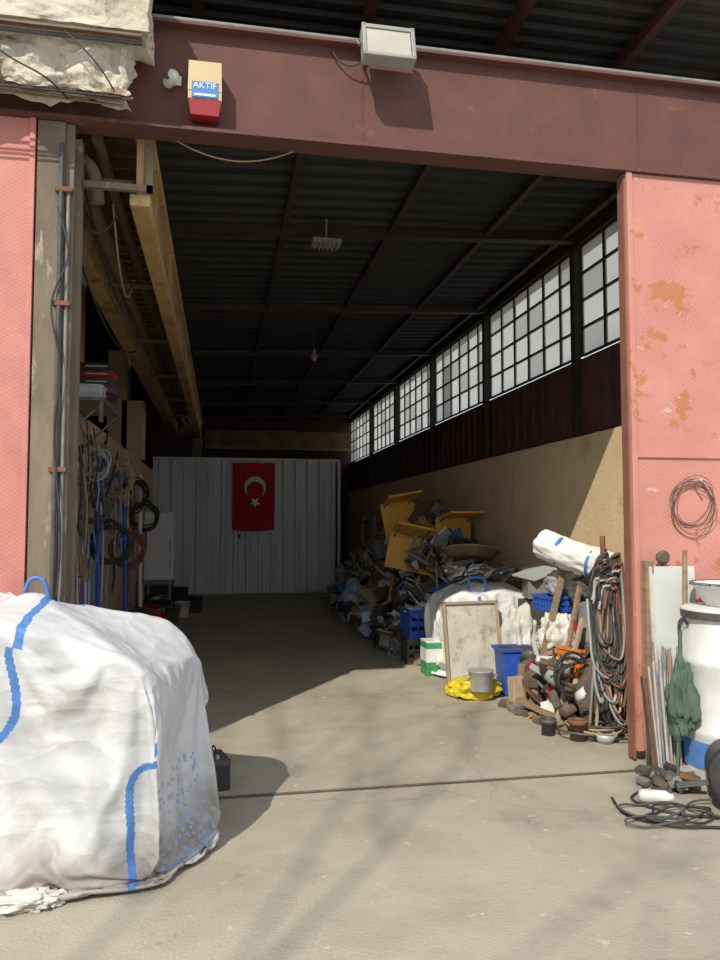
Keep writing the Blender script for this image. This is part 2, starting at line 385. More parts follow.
b=B('door_1'); b.bb((-3.9,4.70,.02),(-1.12,4.745,4.045),'pink')
b.bb((-1.15,4.685,.02),(-1.12,4.70,4.045),'pink'); b.done()
b=B('door_2'); b.bb((2.76,4.69,.08),(6.5,4.745,4.045),'pinkr')
b.bb((2.76,4.675,2.05),(6.5,4.69,2.075),'pinkr'); b.bb((2.76,4.67,.08),(2.80,4.69,4.045),'pinkr')
b.bb((2.748,4.70,.02),(2.762,4.78,4.045),'redpipe'); b.done()
b=B('door_track'); b.bb((-1.1,4.52,0),(2.8,4.54,.004),'dkgrey'); b.bb((-1.1,4.555,0),(2.8,4.562,.003),'rust'); b.done()
B('steel_door_post').bb((2.80,4.60,0),(2.86,4.655,1.35),'wood').done(.004)
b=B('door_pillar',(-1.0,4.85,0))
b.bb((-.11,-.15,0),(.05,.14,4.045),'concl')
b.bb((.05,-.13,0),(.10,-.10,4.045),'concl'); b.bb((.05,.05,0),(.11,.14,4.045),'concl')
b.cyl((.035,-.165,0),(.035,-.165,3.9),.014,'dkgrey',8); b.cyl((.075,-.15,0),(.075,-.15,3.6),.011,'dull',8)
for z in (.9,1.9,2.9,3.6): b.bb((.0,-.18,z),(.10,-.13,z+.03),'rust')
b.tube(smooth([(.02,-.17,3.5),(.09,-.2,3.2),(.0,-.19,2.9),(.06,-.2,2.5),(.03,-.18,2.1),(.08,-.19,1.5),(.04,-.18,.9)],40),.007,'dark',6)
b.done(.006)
def rough_block(name,lo,hi,m,amp=.05,seed=0,n=26):
    b=B(name); lo=Vector(lo);hi=Vector(hi);c=(lo+hi)/2;d=hi-lo
    bm=bmesh.new(); bmesh.ops.create_cube(bm,size=1)
    bmesh.ops.subdivide_edges(bm,edges=bm.edges[:],cuts=n,use_grid_fill=True)
    for v in bm.verts:
        p=Vector((v.co.x*d.x,v.co.y*d.y,v.co.z*d.z)); q=p*3.2+Vector((seed,seed,0))
        k=abs(noise.noise(q))*amp+max(0,noise.noise(q*1.3+Vector((9,0,0)))-.1)*amp*2+abs(noise.noise(q*4))*amp*.4+F1(q*2.2)*amp*.5
        nn=Vector((v.co.x**5*20,v.co.y**5*20,v.co.z**5*20)); nn=nn.normalized() if nn.length>0 else nn
        v.co=c+p-nn*k+noise.noise_vector(q*5)*amp*.12
    b.add([v.co[:] for v in bm.verts],[[v.index for v in f.verts] for f in bm.faces],m); bm.free()
    return b
b=rough_block('broken_concrete_eave',(-2.6,4.40,4.07),(-.51,4.66,4.50),'conc',.10,1,64)
c=rough_block('x',(-2.6,4.32,4.42),(-.42,4.66,5.0),'conc',.05,5,50)
b.add(c.v,c.f,'conc')
random.seed(2)
for i in range(4): b.box((-1.6,4.36+.01*i,4.425-.012*i),(2.25,.02,.012),['concl','rust','concl','dkgrey'][i],(R(-.2,.2),R(-.008,.008),R(-.01,.01)))
for i in range(6): b.cyl((-2.5+.02*i,4.42+i*.02,4.08+.012*i),(-.55+R(-.1,.03),4.44+i*.02,4.08+R(-.02,.05)),.007,random.choice(['rust','concl','dark']),6)
b.tube(smooth([(-1.4,4.38,4.45),(-1.38,4.34,4.35),(-1.2,4.36,4.22),(-1.0,4.36,4.12),(-.9,4.5,4.08)],20),.006,'dark',6)
b.tube(smooth([(-.9,4.36,4.40),(-.8,4.33,4.3),(-.7,4.36,4.2),(-.62,4.5,4.12)],20),.005,'dark',6)
b.done()
# side bay girders + pipes
b=B('overhead_girder'); b.bb((-1.25,4.95,3.82),(-1.10,20,3.89),'ochre'); b.bb((-1.20,4.95,3.89),(-1.14,20,4.5),'ochre'); b.bb((-1.25,4.95,4.5),(-1.10,20,4.58),'ochre'); b.done(.01)
b=B('overhead_girder'); b.bb((-.60,4.95,3.66),(-.47,20,3.74),'ochre'); b.bb((-.56,4.95,3.74),(-.51,20,4.2),'ochre'); b.bb((-.60,4.95,4.2),(-.47,20,4.27),'ochre')
for i in range(9): b.bb((-.52,5.6+i*1.7,3.74),(-.48,5.65+i*1.7,4.2),'ochre')
b.done(.01)
b=B('timber_soffit')
for i in range(70): b.bb((-1.10,5.0+i*.21,4.30),(-.62,5.17+i*.21,4.33),'soffit')
b.done()
b=B('overhead_pipes')
b.cyl((-.98,5.03,4.0),(-.98,19,4.0),.06,'brownpipe',16)
b.cyl((-.82,5.03,4.12),(-.82,19,4.12),.04,'brownpipe',12)
b.tube([(-1.02,5.05,3.98),(-1.02,5.25,3.98),(-1.04,5.4,3.9),(-1.05,5.5,3.75),(-1.05,5.6,3.2)],.02,'dull',8)
b.tube(smooth([(-1.06,5.05,3.98),(-.95,5.07,4.0),(-.85,5.08,3.92),(-.82,5.1,3.72)],14),.045,'concl',12)
for i in range(6):
    y=5.2+i*2.3; b.bb((-1.09,y,3.90),(-.61,y+.05,3.935),'brownpipe')
b.tube(hang((-1.05,5.1,3.9),(-.7,5.2,3.7),.25),.008,'dark',6)
b.tube(hang((-.9,5.1,3.8),(-.9,8,3.7),.2),.01,'dark',6)
b.tube(hang((-.75,5.3,3.8),(-.8,7,3.8),.35),.008,'tan',6)
b.tube(hang((-1.05,5.3,3.7),(-1.0,9,3.6),.3),.01,'dark',6)
b.done()
b=B('pipe_bracket'); b.bb((-.88,4.9,3.74),(-.45,4.94,3.78),'concl'); b.bb((-.49,4.9,3.74),(-.45,4.94,4.045),'concl'); b.done()
b=B('concrete_column'); b.bb((-2.0,13.9,0),(-1.66,14.4,4.7),'beige'); b.bb((-1.75,13.9,2.76),(-1.38,14.4,3.8),'beige'); b.done()
b=B('concrete_column'); b.bb((-2.2,9.2,2.76),(-1.66,9.6,4.7),'beige');  b.done()
b=B('support_post'); b.bb((-.68,18.6,0),(-.46,18.9,3.65),'concl'); b.done()
for y in (6.8,9.35,11.9,14.45,17.0):
    B('steel_column').bb((3.40,y-.04,2.46),(3.47,y+.04,4.33),'rsteel').done()
ys=[4.95,6.8,9.35,11.9,14.45,17.0,20.1]
for i in range(6):
    y0,y1=ys[i]+.03,ys[i+1]-.03; n=max(4,round((y1-y0)/.42)); z0,z1=3.24,4.33
    b=B('window_%d'%(i+1)); w=(y1-y0)/n
    for k in range(n+1): b.bb((3.48,y0+k*w-.012,z0),(3.51,y0+k*w+.012,z1),'rsteel')
    for r in range(5): b.bb((3.475,y0,z0+(z1-z0)*r/4-.010),(3.505,y1,z0+(z1-z0)*r/4+.010),'rsteel')
    for k in range(n):
        for r in range(4):
            q=random.random(); m='pane' if q<.75 else 'pane2'
            if i==2 and k==4 and r<3: m='pane3'
            ya,yb=y0+k*w,y0+(k+1)*w; za,zb=z0+(z1-z0)*r/4,z0+(z1-z0)*(r+1)/4
            b.add([(3.495,ya,za),(3.495,yb,za),(3.495,yb,zb),(3.495,ya,zb)],[(0,1,2,3)],m)
    b.done()

# ---------------------------------------------------------------- metal partition + flag
b=B('corrugated_metal_partition'); prof=[]; x=-1.44
while x<2.6:
    prof+=[(x,0),(x+.10,0),(x+.125,.055),(x+.20,.055),(x+.225,0)]; x+=.27
vs=[];fs=[]
for (x,d) in prof: vs+=[(x,16.75-d,.03),(x,16.75-d,3.0)]
for i in range(len(prof)-1): fs.append((2*i,2*i+2,2*i+3,2*i+1))
b.add(vs,fs,'galv'); b.bb((-1.44,16.68,0),(2.66,16.80,.06),'dull'); b.bb((-1.44,16.68,2.97),(2.66,16.80,3.03),'galv'); b.bb((2.6,16.68,0),(2.66,16.80,3.0),'galv')
b.bb((-.28,16.67,.05),(-.24,16.70,2.97),'galv')
b.bb((.40,16.66,1.25),(.44,16.70,1.35),'dark')
b.done()
b=B('turkish_flag',(.72,16.60,2.90)); W,H=.92,1.45
fw=lambda x,z:.018*math.sin(x*9+z*1.5)+.02*math.sin(z*3)
b.surf(lambda u,v:(-W/2+u*W, fw(-W/2+u*W,-v*H)-.0, -v*H-.03*math.sin(u*math.pi)*(v)),24,30,'flag')
n=30;vs=[];Rr=.235;cz=-.52
for k in range(n+1):
    a=math.radians(-57.7+k/n*295.4); i=math.radians(-48+k/n*276)
    for (X,Z) in ((Rr*math.cos(a),Rr*math.sin(a)),(Rr*.8*math.cos(i),Rr*(-.25+.8*math.sin(i)))):
        X+=.03; Z+=cz; vs.append((X,fw(X,Z)-.012,Z))
b.add(vs,[(2*k,2*k+1,2*k+3,2*k+2) for k in range(n)],'wclean')
vs=[(.03,fw(.03,cz-.33)-.014,cz-.33)]
for k in range(10):
    a=math.radians(-90+36*k); r=.13 if k%2==0 else .05; X=.03+r*math.cos(a); Z=cz-.33+r*math.sin(a); vs.append((X,fw(X,Z)-.014,Z))
b.add(vs,[(0,k+1,(k+1)%10+1) for k in range(10)],'wclean')
b.cyl((-W/2-.05,.0,0.01),(W/2+.05,.0,.01),.01,'dull',6)
b.done()

# ---------------------------------------------------------------- things on header
b=B('alarm_siren_box',(-.12,4.675,4.30))
b.box((0,0,.075),(.20,.12,.19),'cream',taper=1.04); b.box((0,-.006,-.015),(.16,.125,.10),'lblue'); b.box((0,0,-.045),(.205,.118,.06),'cream'); b.box((0,0,-.12),(.20,.12,.10),'red',taper=.85)
b.box((0,-.07,-.05),(.13,.002,.014),'wclean'); b.done(.008)
sir=D.objects['alarm_siren_box']
tx=D.curves.new('label_text','FONT'); tx.body='AKTIF'; tx.size=.055; tx.align_x='CENTER'; tx.extrude=.001; tx.materials.append(M['wclean'])
to=D.objects.new('label_text',tx); to.location=(0,-.071,-.01); to.rotation_euler=(math.pi/2,0,0); to.parent=sir; scene.collection.objects.link(to)
b=B('security_camera',(-.33,4.66,4.36)); b.lathe([(0,-.05),(.03,-.05),(.034,-.04),(.034,.05),(0,.055)],'white',rot=(math.pi/2-.2,0,.5)); b.cyl((0,.03,0),(.02,.085,.04),.012,'white',8); b.box((.03,.08,.04),(.06,.01,.06),'white'); b.lathe([(0,0),(.022,0),(.022,.004),(0,.004)],'dark',c=(-.026,-.048,-.012),rot=(math.pi/2-.2,0,.5)); b.done()
b=B('floodlight',(1.03,4.56,4.66),(math.radians(-14),0,0))
b.box((0,0,0),(.34,.07,.25),'lamp'); b.box((0,-.04,-.005),(.29,.02,.19),'lens'); b.box((0,-.045,.105),(.34,.03,.03),'lamp'); b.box((0,-.045,-.115),(.34,.03,.025),'lamp')
b.box((-.16,-.045,0),(.025,.03,.25),'lamp'); b.box((.16,-.045,0),(.025,.03,.25),'lamp')
for k in range(9): b.box((-.14+k*.035,.045,0),(.008,.03,.2),'lamp')
b.tube([(-.18,0,0),(-.19,.06,.1),(-.1,.10,.14),(.1,.10,.14),(.19,.06,.1),(.18,0,0)],.012,'dull',6); b.done(.005)
b=B('header_cable'); b.tube(smooth([(.70,4.73,4.72),(.72,4.72,4.66),(.8,4.70,4.60),(.9,4.66,4.62),(.95,4.62,4.66)],20),.006,'dark',6); b.done()
b=B('drooping_wire'); b.tube(hang((-.3,4.83,4.055),(.45,4.83,4.055),.10),.005,'tan',6); b.done()
b=B('ceiling_lamp_fixture',(.92,6.6,4.13)); b.box((0,0,0),(.26,.16,.04),'dull'); 
for k in range(6): b.cyl((-.1+k*.04,-.08,-.03),(-.1+k*.04,.08,-.03),.010,'dull',8)
b.cyl((0,0,.02),(0,0,.22),.01,'dull',6); b.done()
b=B('hanging_light_bulb',(1.15,9.35,3.7)); b.cyl((0,0,.1),(0,0,.6),.005,'dark',6); b.lathe([(0,-.05),(.025,-.045),(.04,-.01),(.035,.03),(.018,.06),(.018,.1),(0,.1)],'dull'); b.done()

b=B('crumpled_cloth_scrap',(-.80,3.42,0)); b.blob((0,0,.03),(.13,.07,.03),'bagd',5,.45,3); b.blob((.11,.03,.02),(.07,.05,.02),'bagd',2,.45,3); b.done()
b=B('grey_sack',(-1.14,4.60,0)); b.blob((0,0,.60),(.26,.05,.60),'bagd',8,.12,2,pw=.7); b.tube(smooth([(.05,-.05,1.12),(.08,-.06,1.27),(.16,-.06,1.27),(.2,-.05,1.10)],14),.012,'strap',6); b.done()
b=B('car_battery',(-.02,4.76,0),(0,0,.25)); b.bb((-.07,-.12,0),(.07,.12,.17),'dark'); b.bb((-.072,-.122,.15),(.072,.122,.18),'dkgrey'); b.cyl((0,-.08,.18),(0,-.08,.205),.012,'metal',8); b.cyl((0,.08,.18),(0,.08,.205),.012,'metal',8)
b.tube(smooth([(0,-.09,.18),(.0,-.03,.23),(.0,.03,.23),(0,.09,.18)],12),.006,'dark',6); b.done(.008)

# ---------------------------------------------------------------- left wall items
b=B('wall_shelf',(-1.3,7.9,2.70)); b.box((0,0,.07),(.42,1.1,.03),'dull'); b.bb((.17,-.55,-.15),(.20,-.50,.05),'dull'); b.tube([(-.15,-.5,-.3),(.2,-.5,.05)],.012,'dull',6); b.tube([(-.15,.5,-.3),(.2,.5,.05)],.012,'dull',6); b.done()
b=B('white_storage_box',(-1.26,7.6,2.79)); b.bb((-.13,-.13,0),(.13,.13,.12),'white'); b.bb((-.14,-.14,.12),(.14,.14,.14),'white'); b.done(.005)
b=B('stacked_cartons',(-1.28,8.25,2.79)); 
for k in range(6): b.box((R(-.02,.02),0,.04+k*.08),(.34,.3,.075),['purple','dark','purple','dkgrey','red','dark'][k],(0,0,R(-.1,.1)))
for k in range(6): b.box((0,-.158,.04+k*.08),(.22,.01,.012),'white')
b.done(.004)
def coil(name,c,r,m,n=5,ax='X',rr=.012,tail=.3,j=.015):
    b=B(name,c)
    for k in range(n):
        b.tube(ring((R(0,.05) if ax=='X' else 0,R(0,.04) if ax=='Y' else R(-.02,.02),R(-.03,.03)),r*R(.88,1.08),ax,j=j,sq=R(.95,1.2)),rr,m,6,closed=True)
    if tail: b.tube(smooth([(0.02,0,-r),(0.03,.05,-r-tail*.4),(0.02,-.02,-r-tail)],8),rr,m,6)
    b.cyl((-.05 if ax=='X' else 0,.0,r*1.05),(.1 if ax=='X' else 0,-.0 if ax=='X' else -.08,r*1.08),.01,'metal',6)
    b.done()
def fcoil(name,c,r,m,n,rr): coil(name,c,r,m,n,ax='Y',rr=rr,tail=.35,j=.02)
fcoil('hanging_hose_coil',(-1.20,9.3,2.10),.17,'tan',7,.012)
fcoil('hanging_hose_coil',(-1.18,8.7,1.38),.20,'dark',8,.014)
fcoil('hanging_hose_coil',(-1.20,10.8,1.98),.20,'dark',8,.014)
fcoil('hanging_hose_coil',(-1.18,10.2,1.25),.20,'redpipe',7,.013)
fcoil('hanging_cable_coil',(-1.24,7.9,2.2),.13,'grey',6,.009)
fcoil('hanging_cable_coil',(-1.18,12.3,1.7),.20,'dark',6,.014)
fcoil('hanging_cable_coil',(-1.25,8.0,1.75),.12,'dkgrey',6,.010)
b=B('hanging_cables')
for k in range(22):
    y=6.9+R(0,2.5); b.tube(hang((-1.4+R(0,.05),y,R(1.9,2.7)),(-1.30+R(-.08,.1),y+R(.7,3.5),R(1.7,2.7)),R(.1,.6)),R(.006,.012),random.choice(['dark','dark','tan','white','dull','redpipe','strap']),6)
for k in range(34):
    y=6.9+R(0,5.5); z=R(1.4,2.7); x=-1.40+R(0,.18); b.tube(smooth([(x,y,z),(x+.03,y+R(-.08,.08),z-.3),(x+.02,y+R(-.1,.1),z-.6),(x+.03,y+R(-.15,.15),z-R(.7,1.2))],8),R(.006,.013),random.choice(['dark','dark','dull','grey','tan','white','strap']),6)
b.done()
b=B('blue_pole',(-1.26,8.45,0)); b.cyl((0,0,0),(-.04,.0,2.1),.026,'blue',10); b.lathe([(0,0),(.04,0),(.04,.1),(.022,.14)],'dull'); b.done()
b=B('white_pole',(-1.10,11.2,0)); b.cyl((0,0,0),(-.04,.0,2.3),.03,'white',10); b.lathe([(0,0),(.04,0),(.04,.05),(.025,.08)],'white'); b.done()
b=B('blue_pole',(-1.14,9.9,0)); b.cyl((0,0,0),(-.05,.0,1.8),.03,'blue',10); b.lathe([(0,0),(.04,0),(.04,.1),(.022,.14)],'dull');b.done()
b=B('tool_rack',(-1.42,7.9,1.0)); b.box((0,0,0),(.03,1.2,.06),'wood'); b.box((0,0,.5),(.03,1.2,.06),'wood')
for k in range(14):
    y=-.57+k*.085; l=R(.2,.5); b.cyl((.05,y,.0+R(-.02,.02)),(.05,y+R(-.02,.02),-l),.014,random.choice(['metal','red','white','blue','wood']),8); b.box((.05,y,.03),(.03,.05,.06),random.choice(['dull','metal'])); b.cyl((.05,y,.5),(.05,y,.5-l*.8),.012,random.choice(['metal','dull','wood','white','blue']),8)
b.done()
b=B('work_bench',(-1.08,14.2,0)); b.bb((-.32,-.5,.52),(.25,.6,.57),'dull')
for x in (-.29,.22):
    for y in (-.46,.56): b.bb((x-.02,y-.02,0),(x+.02,y+.02,.52),'dull')
b.bb((-.28,-.4,.15),(.2,.5,.18),'dull'); 
for k in range(9): b.box((R(-.2,.15),R(-.35,.1),.24),(R(.08,.2),R(.1,.2),.1),random.choice(['dkgrey','white','rust','dull']),(0,0,R(0,3)))
b.done()
b=B('white_cabinet',(-1.06,14.2,.575)); b.bb((-.27,-.25,0),(.25,.25,1.22),'wclean'); b.bb((-.26,-.27,.02),(.24,-.25,.42),'wclean'); b.bb((-.26,-.27,.44),(.24,-.25,1.2),'wclean'); b.bb((.17,-.29,.5),(.19,-.27,.75),'grey'); b.bb((.17,-.29,.2),(.19,-.27,.38),'grey'); b.done(.006)
def bucket(name,c,r,h,m,rot=(0,0,0)):
    b=B(name,c,rot); b.lathe([(0,0),(r*.78,0),(r*.8,.01),(r,h*.97),(r*1.06,h*.97),(r*1.06,h),(r*.95,h),(r*.76,.02),(0,.02)],m)
    b.tube([(r*1.0*math.cos(a),r*.35*math.sin(a)-r*.1,h*.95-abs(math.sin(a))*h*.35) for a in [math.pi*k/12 for k in range(13)]],.006,'metal',6); return b.done()
bucket('plastic_bucket',(-.95,13.0,0),.16,.32,'dkgrey'); bucket('plastic_bucket',(-.62,13.3,0),.13,.25,'white'); bucket('plastic_bucket',(-.44,13.9,0),.16,.30,'dkgrey')
bucket('plastic_bucket',(-1.12,12.3,0),.16,.32,'red'); bucket('plastic_bucket',(-.75,12.5,0),.14,.26,'brown'); bucket('plastic_bucket',(-.70,14.3,0),.14,.42,'dkgrey')
b=B('floor_clutter'); random.seed(5)
for k in range(60):
    y=R(9.5,12.0); x=-1.36+R(.02,.5); s_=R(.06,.24); b.box((x,y,s_*.3+.02+R(0,.25)),(s_,R(.06,.3),s_*.6),random.choice(['brown','dkgrey','dull','rust','white','grey','wood','red']),(R(-.3,.3),R(-.3,.3),R(0,3)))
b.done()
b=B('tool_box',(-1.15,15.7,0)); b.bb((-.2,-.2,0),(.2,.2,.35),'dkgrey'); b.bb((-.21,-.21,.35),(.21,.21,.42),'dull'); b.tube([(-.1,0,.42),(-.1,0,.48),(.1,0,.48),(.1,0,.42)],.01,'metal',6); b.done(.005)

# ---------------------------------------------------------------- scrap heap right
def Hy(y):
    P=[(5.4,.25),(6.0,.5),(7,.62),(8,.8),(9,1.05),(10,1.5),(11,1.75),(12,1.5),(13.2,1.2),(14.5,1.0),(16,.8)]
    for (a,h),(c,g) in zip(P,P[1:]):
        if a<=y<=c: return h+(g-h)*(y-a)/(c-a)
    return .2
def hx(x,y):
    x0=2.36 if y>8.4 else 2.9
    return Hy(y)*min(1,max(0,(x-x0)/.42))**.6
b=B('scrap_heap'); random.seed(21)
b.surf(lambda u,v:(2.34+u*1.08,8.25+v*7.75,max(0.0,hx(2.34+u*1.08,8.25+v*7.75)*.8+.10*noise.noise(Vector((u*4,v*50,1))))),30,180,'dkgrey',smooth=False)
pal=['dull','dull','metal','dkgrey','dkgrey','brown','rust','dark','grey','grey','white','white','woodl','wood','boardw','board','brown','dark','yellow','lblue','lpurple']
for k in range(820):
    y=8.3+7.6*random.random()**1.15; x=R(2.2,3.36)
    z=hx(x,y)*R(.55,1.06)+.05; q=random.random(); m=random.choice(pal)
    if m in('yellow','lblue') and random.random()<.5: m='dull'
    rot=(R(-1,1),R(-1,1),R(0,3.1)); sc=1.05
    if x>3.15: x=R(2.8,3.15)
    if q<.36: b.box((x,y,z),(R(.1,.42)*sc,R(.1,.38)*sc,R(.008,.03)),m,rot)
    elif q<.52: b.box((x,y,z),(R(.08,.25)*sc,R(.08,.25)*sc,R(.08,.2)*sc),m,rot)
    elif q<.85:
        d=Vector((R(-1,.6),R(-1,1),R(-.5,.8))).normalized()*R(.2,.7)*sc; p=Vector((x-.05,y,z+.05)); 
        b.cyl(p-d*.4,p+d*.4,R(.008,.026),m,8)
    elif q<.93:
        r=R(.08,.2); X=Matrix.Translation((x,y,z))@Euler(rot).to_matrix().to_4x4()
        b.tube([X@Vector(p) for p in ring((0,0,0),r,'Z',n=16,j=.004)],.015,m,6,closed=True)
    else:
        r=R(.05,.14); b.lathe([(0,0),(r,0),(r*1.05,.15),(r*.9,.15),(r*.85,.02)],m,c=(x,y,z),rot=rot,seg=16)
b.done()
b=B('bent_steel_rack',(2.7,12.6,0)); 
for dx in (-.25,.3):
    for dy in (-.5,.5): b.cyl((dx,dy,0),(dx+.05,dy,1.7),.02,'dull',8)
for z in (.4,.8,1.2,1.6): b.box((.03,0,z),(.6,1.05,.03),'dkgrey',(0,.05,0))
for k in range(24): b.box((R(-.2,.2),R(-.4,.4),.47+.4*(k%4)),(R(.1,.25),R(.1,.3),R(.06,.14)),random.choice(['dull','brown','metal','rust','dark','white','grey']),(0,0,R(0,3)))
b.done()
def chair(name,loc,rot,m='yellow'):
    b=B(name,loc,rot)
    b.box((0,0,.45),(.50,.48,.035),m); b.box((0,.26,.80),(.50,.03,.36),m,(-.15,0,0))
    for x in (-.19,.19):
        b.tube([(x,-.2,0),(x,-.18,.43),(x,.17,.43),(x,.20,.5),(x,.27,.95)],.012,'dull',8)
        b.tube([(x,.24,0),(x,.18,.42)],.012,'dull',8)
    b.tube([(-.19,-.19,.2),(.19,-.19,.2)],.01,'dull',6); b.tube([(-.19,.22,.15),(.19,.22,.15)],.01,'dull',6)
    return b.done(.008)
chair('yellow_chair',(2.50,10.35,1.12),(math.radians(80),math.radians(12),math.radians(-6)))
chair('yellow_chair',(2.52,11.0,1.62),(math.radians(84),math.radians(-10),math.radians(4)))
chair('yellow_chair',(3.06,10.2,1.42),(math.radians(88),math.radians(0),math.radians(5)))
chair('grey_chair',(2.75,11.9,1.45),(math.radians(150),math.radians(30),math.radians(60)),'dull')
chair('grey_chair',(2.50,11.7,1.2),(math.radians(100),math.radians(60),math.radians(20)),'dull')
b=B('metal_desk_frame',(2.80,9.6,1.08),(.3,.25,.4)); b.box((0,0,0),(.7,.5,.03),'grey'); b.box((0,.1,-.1),(.5,.35,.16),'dull')
for x in (-.3,.3):
    for y in (-.2,.2): b.cyl((x,y,0),(x,y,.4),.015,'dull',8)
b.done(.004)
b=B('old_monitor',(3.05,9.2,1.08),(-.2,.15,.25)); b.box((0,0,.18),(.42,.06,.32),'dkgrey'); b.box((0,-.035,.18),(.36,.01,.26),'dark'); b.box((0,.12,.18),(.28,.2,.24),'dkgrey'); b.box((0,.05,0),(.22,.2,.03),'dkgrey'); b.done(.008)
b=B('round_metal_basin',(2.98,8.7,1.17),(math.radians(-14),math.radians(6),0)); b.lathe([(0,0),(.26,.0),(.33,.08),(.35,.08),(.35,.10),(.325,.10),(.255,.015),(0,.015)],'tan'); b.done()
b=B('bag_lifting_loop',(2.79,7.82,0)); b.tube(smooth([(-.20,-.26,.84),(-.24,-.30,1.00),(-.16,-.34,1.04),(-.06,-.32,1.00),(-.04,-.26,.86)],18),.014,'strap',6); b.done()
b=B('aluminium_offcut_pile',(2.90,7.95,.99)); random.seed(31)
for k in range(70):
    x=R(-.42,.38); y=R(-.2,.25); s_=1-abs(x); q=random.random()
    if q<.55: b.box((x,y,R(0,.14)*s_),(R(.06,.22),R(.06,.22),R(.006,.02)),random.choice(['metal','metal','grey','white','dull','brown']),(R(-.6,.6),R(-.6,.6),R(0,3)))
    else:
        d=Vector((R(-1,1),R(-1,1),R(-.2,.4))).normalized()*R(.1,.25); p=Vector((x,y,.07)); b.cyl(p-d,p+d,R(.008,.018),random.choice(['metal','dull','white','tan']),8)
b.done()
b=B('framed_board',(2.52,7.24,0),(math.radians(-9),0,math.radians(6))); w,h=.29,.80
b.box((0,0,h/2),(2*w,.012,h),'board')
for x in (-w,w): b.box((x,-.01,h/2),(.03,.04,h+.03),'woodl')
for z in (0.01,h): b.box((0,-.01,z),(2*w+.03,.04,.03),'woodl')
b.done(.003)
def crate(name,loc,d,m,rot=(0,0,0),n=5):
    b=B(name,loc,rot); x,y,z=[q/2 for q in d]; z=d[2]
    b.box((0,0,.01),(d[0],d[1],.02),m)
    for zz in [z*(k+.5)/3+.0 for k in range(3)]:
        for sy in (-1,1): b.box((0,sy*(y-.006),zz),(d[0],.012,z/3*.6),m)
        for sx in (-1,1): b.box((sx*(x-.006),0,zz),(.012,d[1],z/3*.6),m)
    for k in range(n+1):
        for sy in (-1,1): b.box((-x+.01+(d[0]-.02)*k/n,sy*(y-.006),z/2),(.018,.015,z),m)
        for sx in (-1,1): b.box((sx*(x-.006),-y+.01+(d[1]-.02)*k/n,z/2),(.015,.018,z),m)
    for sy in (-1,1): b.box((0,sy*y,z-.01),(d[0]+.02,.025,.025),m)
    for sx in (-1,1): b.box((sx*x,0,z-.01),(.025,d[1]+.02,.025),m)
    return b.done()
crate('grey_crate',(2.28,8.5,0),(.36,.34,.29),'dkgrey'); crate('blue_crate',(2.34,8.5,.295),(.46,.34,.32),'blue',(0,0,.08))
b=B('paper_heap',(2.36,8.5,.50)); 
for k in range(22): b.box((R(-.17,.17),R(-.12,.12),R(.02,.16)),(R(.1,.2),R(.1,.2),.015),random.choice(['white','grey','metal','wclean']),(R(-.5,.5),R(-.5,.5),R(0,3)))
b.done()
b=B('green_box',(2.26,7.8,0)); b.bb((-.12,-.12,0),(.12,.12,.34),'green'); b.bb((-.122,-.122,.14),(.122,.122,.28),'white'); b.bb((-.12,-.12,.34),(.12,.12,.36),'white'); b.done(.004)
b=B('blue_bin',(2.74,6.75,.0)); b.box((0,0,.22),(.32,.26,.42),'blue',taper=.85); 
for sy in (-1,1): b.box((0,sy*.135,.425),(.36,.03,.03),'blue')
for sx in (-1,1): b.box((sx*.165,0,.425),(.03,.26,.03),'blue')
b.box((0,0,.432),(.27,.22,.01),'dark'); b.done(.006)
b=B('white_paint_drum',(2.99,6.45,0)); b.lathe([(0,0),(.15,0),(.155,.02),(.16,.46),(.17,.47),(.17,.50),(.15,.51),(0,.51)],'white'); b.lathe([(.1605,.16),(.1625,.32)],'green'); b.done()
b=B('yellow_plastic_bag',(2.34,6.72,0)); b.blob((0,0,.09),(.22,.19,.09),'ybag',6,.35,2.5); b.blob((-.16,.05,.05),(.10,.10,.05),'ybag',2,.35,2.5); b.done()
b=B('aluminium_pot',(2.33,6.55,.09)); b.lathe([(0,0),(.10,0),(.108,.015),(.11,.17),(.118,.175),(.118,.185),(.105,.185),(.10,.02),(0,.02)],'metal'); b.lathe([(0,.2),(.03,.2),(.11,.188),(.118,.18)],'metal')
for s_ in (-1,1): b.tube([(s_*.11,-.03,.13),(s_*.15,-.025,.135),(s_*.15,.025,.135),(s_*.11,.03,.13)],.007,'metal',6)
b.done()
b=B('wooden_block',(2.60,6.28,0),(0,0,.2)); b.box((0,0,.13),(.20,.10,.26),'woodl',(-.12,0,0)); b.box((0,-.075,.10),(.03,.02,.12),'wood'); b.box((.03,.03,.30),(.05,.05,.12),'wood',(-.1,.1,0)); b.done(.008)
b=B('wooden_plank',(2.66,6.12,0)); b.box((.20,.12,.68),(.055,.03,1.44),'wood',(-.15,.34,0)); b.done(.003)
b=B('wooden_plank',(2.84,5.75,0)); b.box((0,.1,.55),(.04,.03,1.16),'wood',(-.2,.46,.3)); b.done(.003)
b=B('wooden_plank',(2.66,5.60,0)); b.box((.12,.1,.42),(.035,.03,.9),'woodl',(-.2,.48,.2)); b.done(.003)
b=B('wooden_plank',(2.72,5.85,0)); b.box((0,0,.07),(.10,.95,.035),'wood',(.10,0,-.35)); b.done(.003)
b=B('wooden_plank',(2.58,5.8,0)); b.box((0,0,.08),(.07,.5,.03),'wood',(.2,0,.5)); b.done(.003)
crate('blue_crate',(3.10,6.5,.80),(.42,.30,.14),'blue',(0,0,.1))
crate('orange_crate',(2.95,5.85,.32),(.30,.26,.24),'orange',(.0,.12,.3))
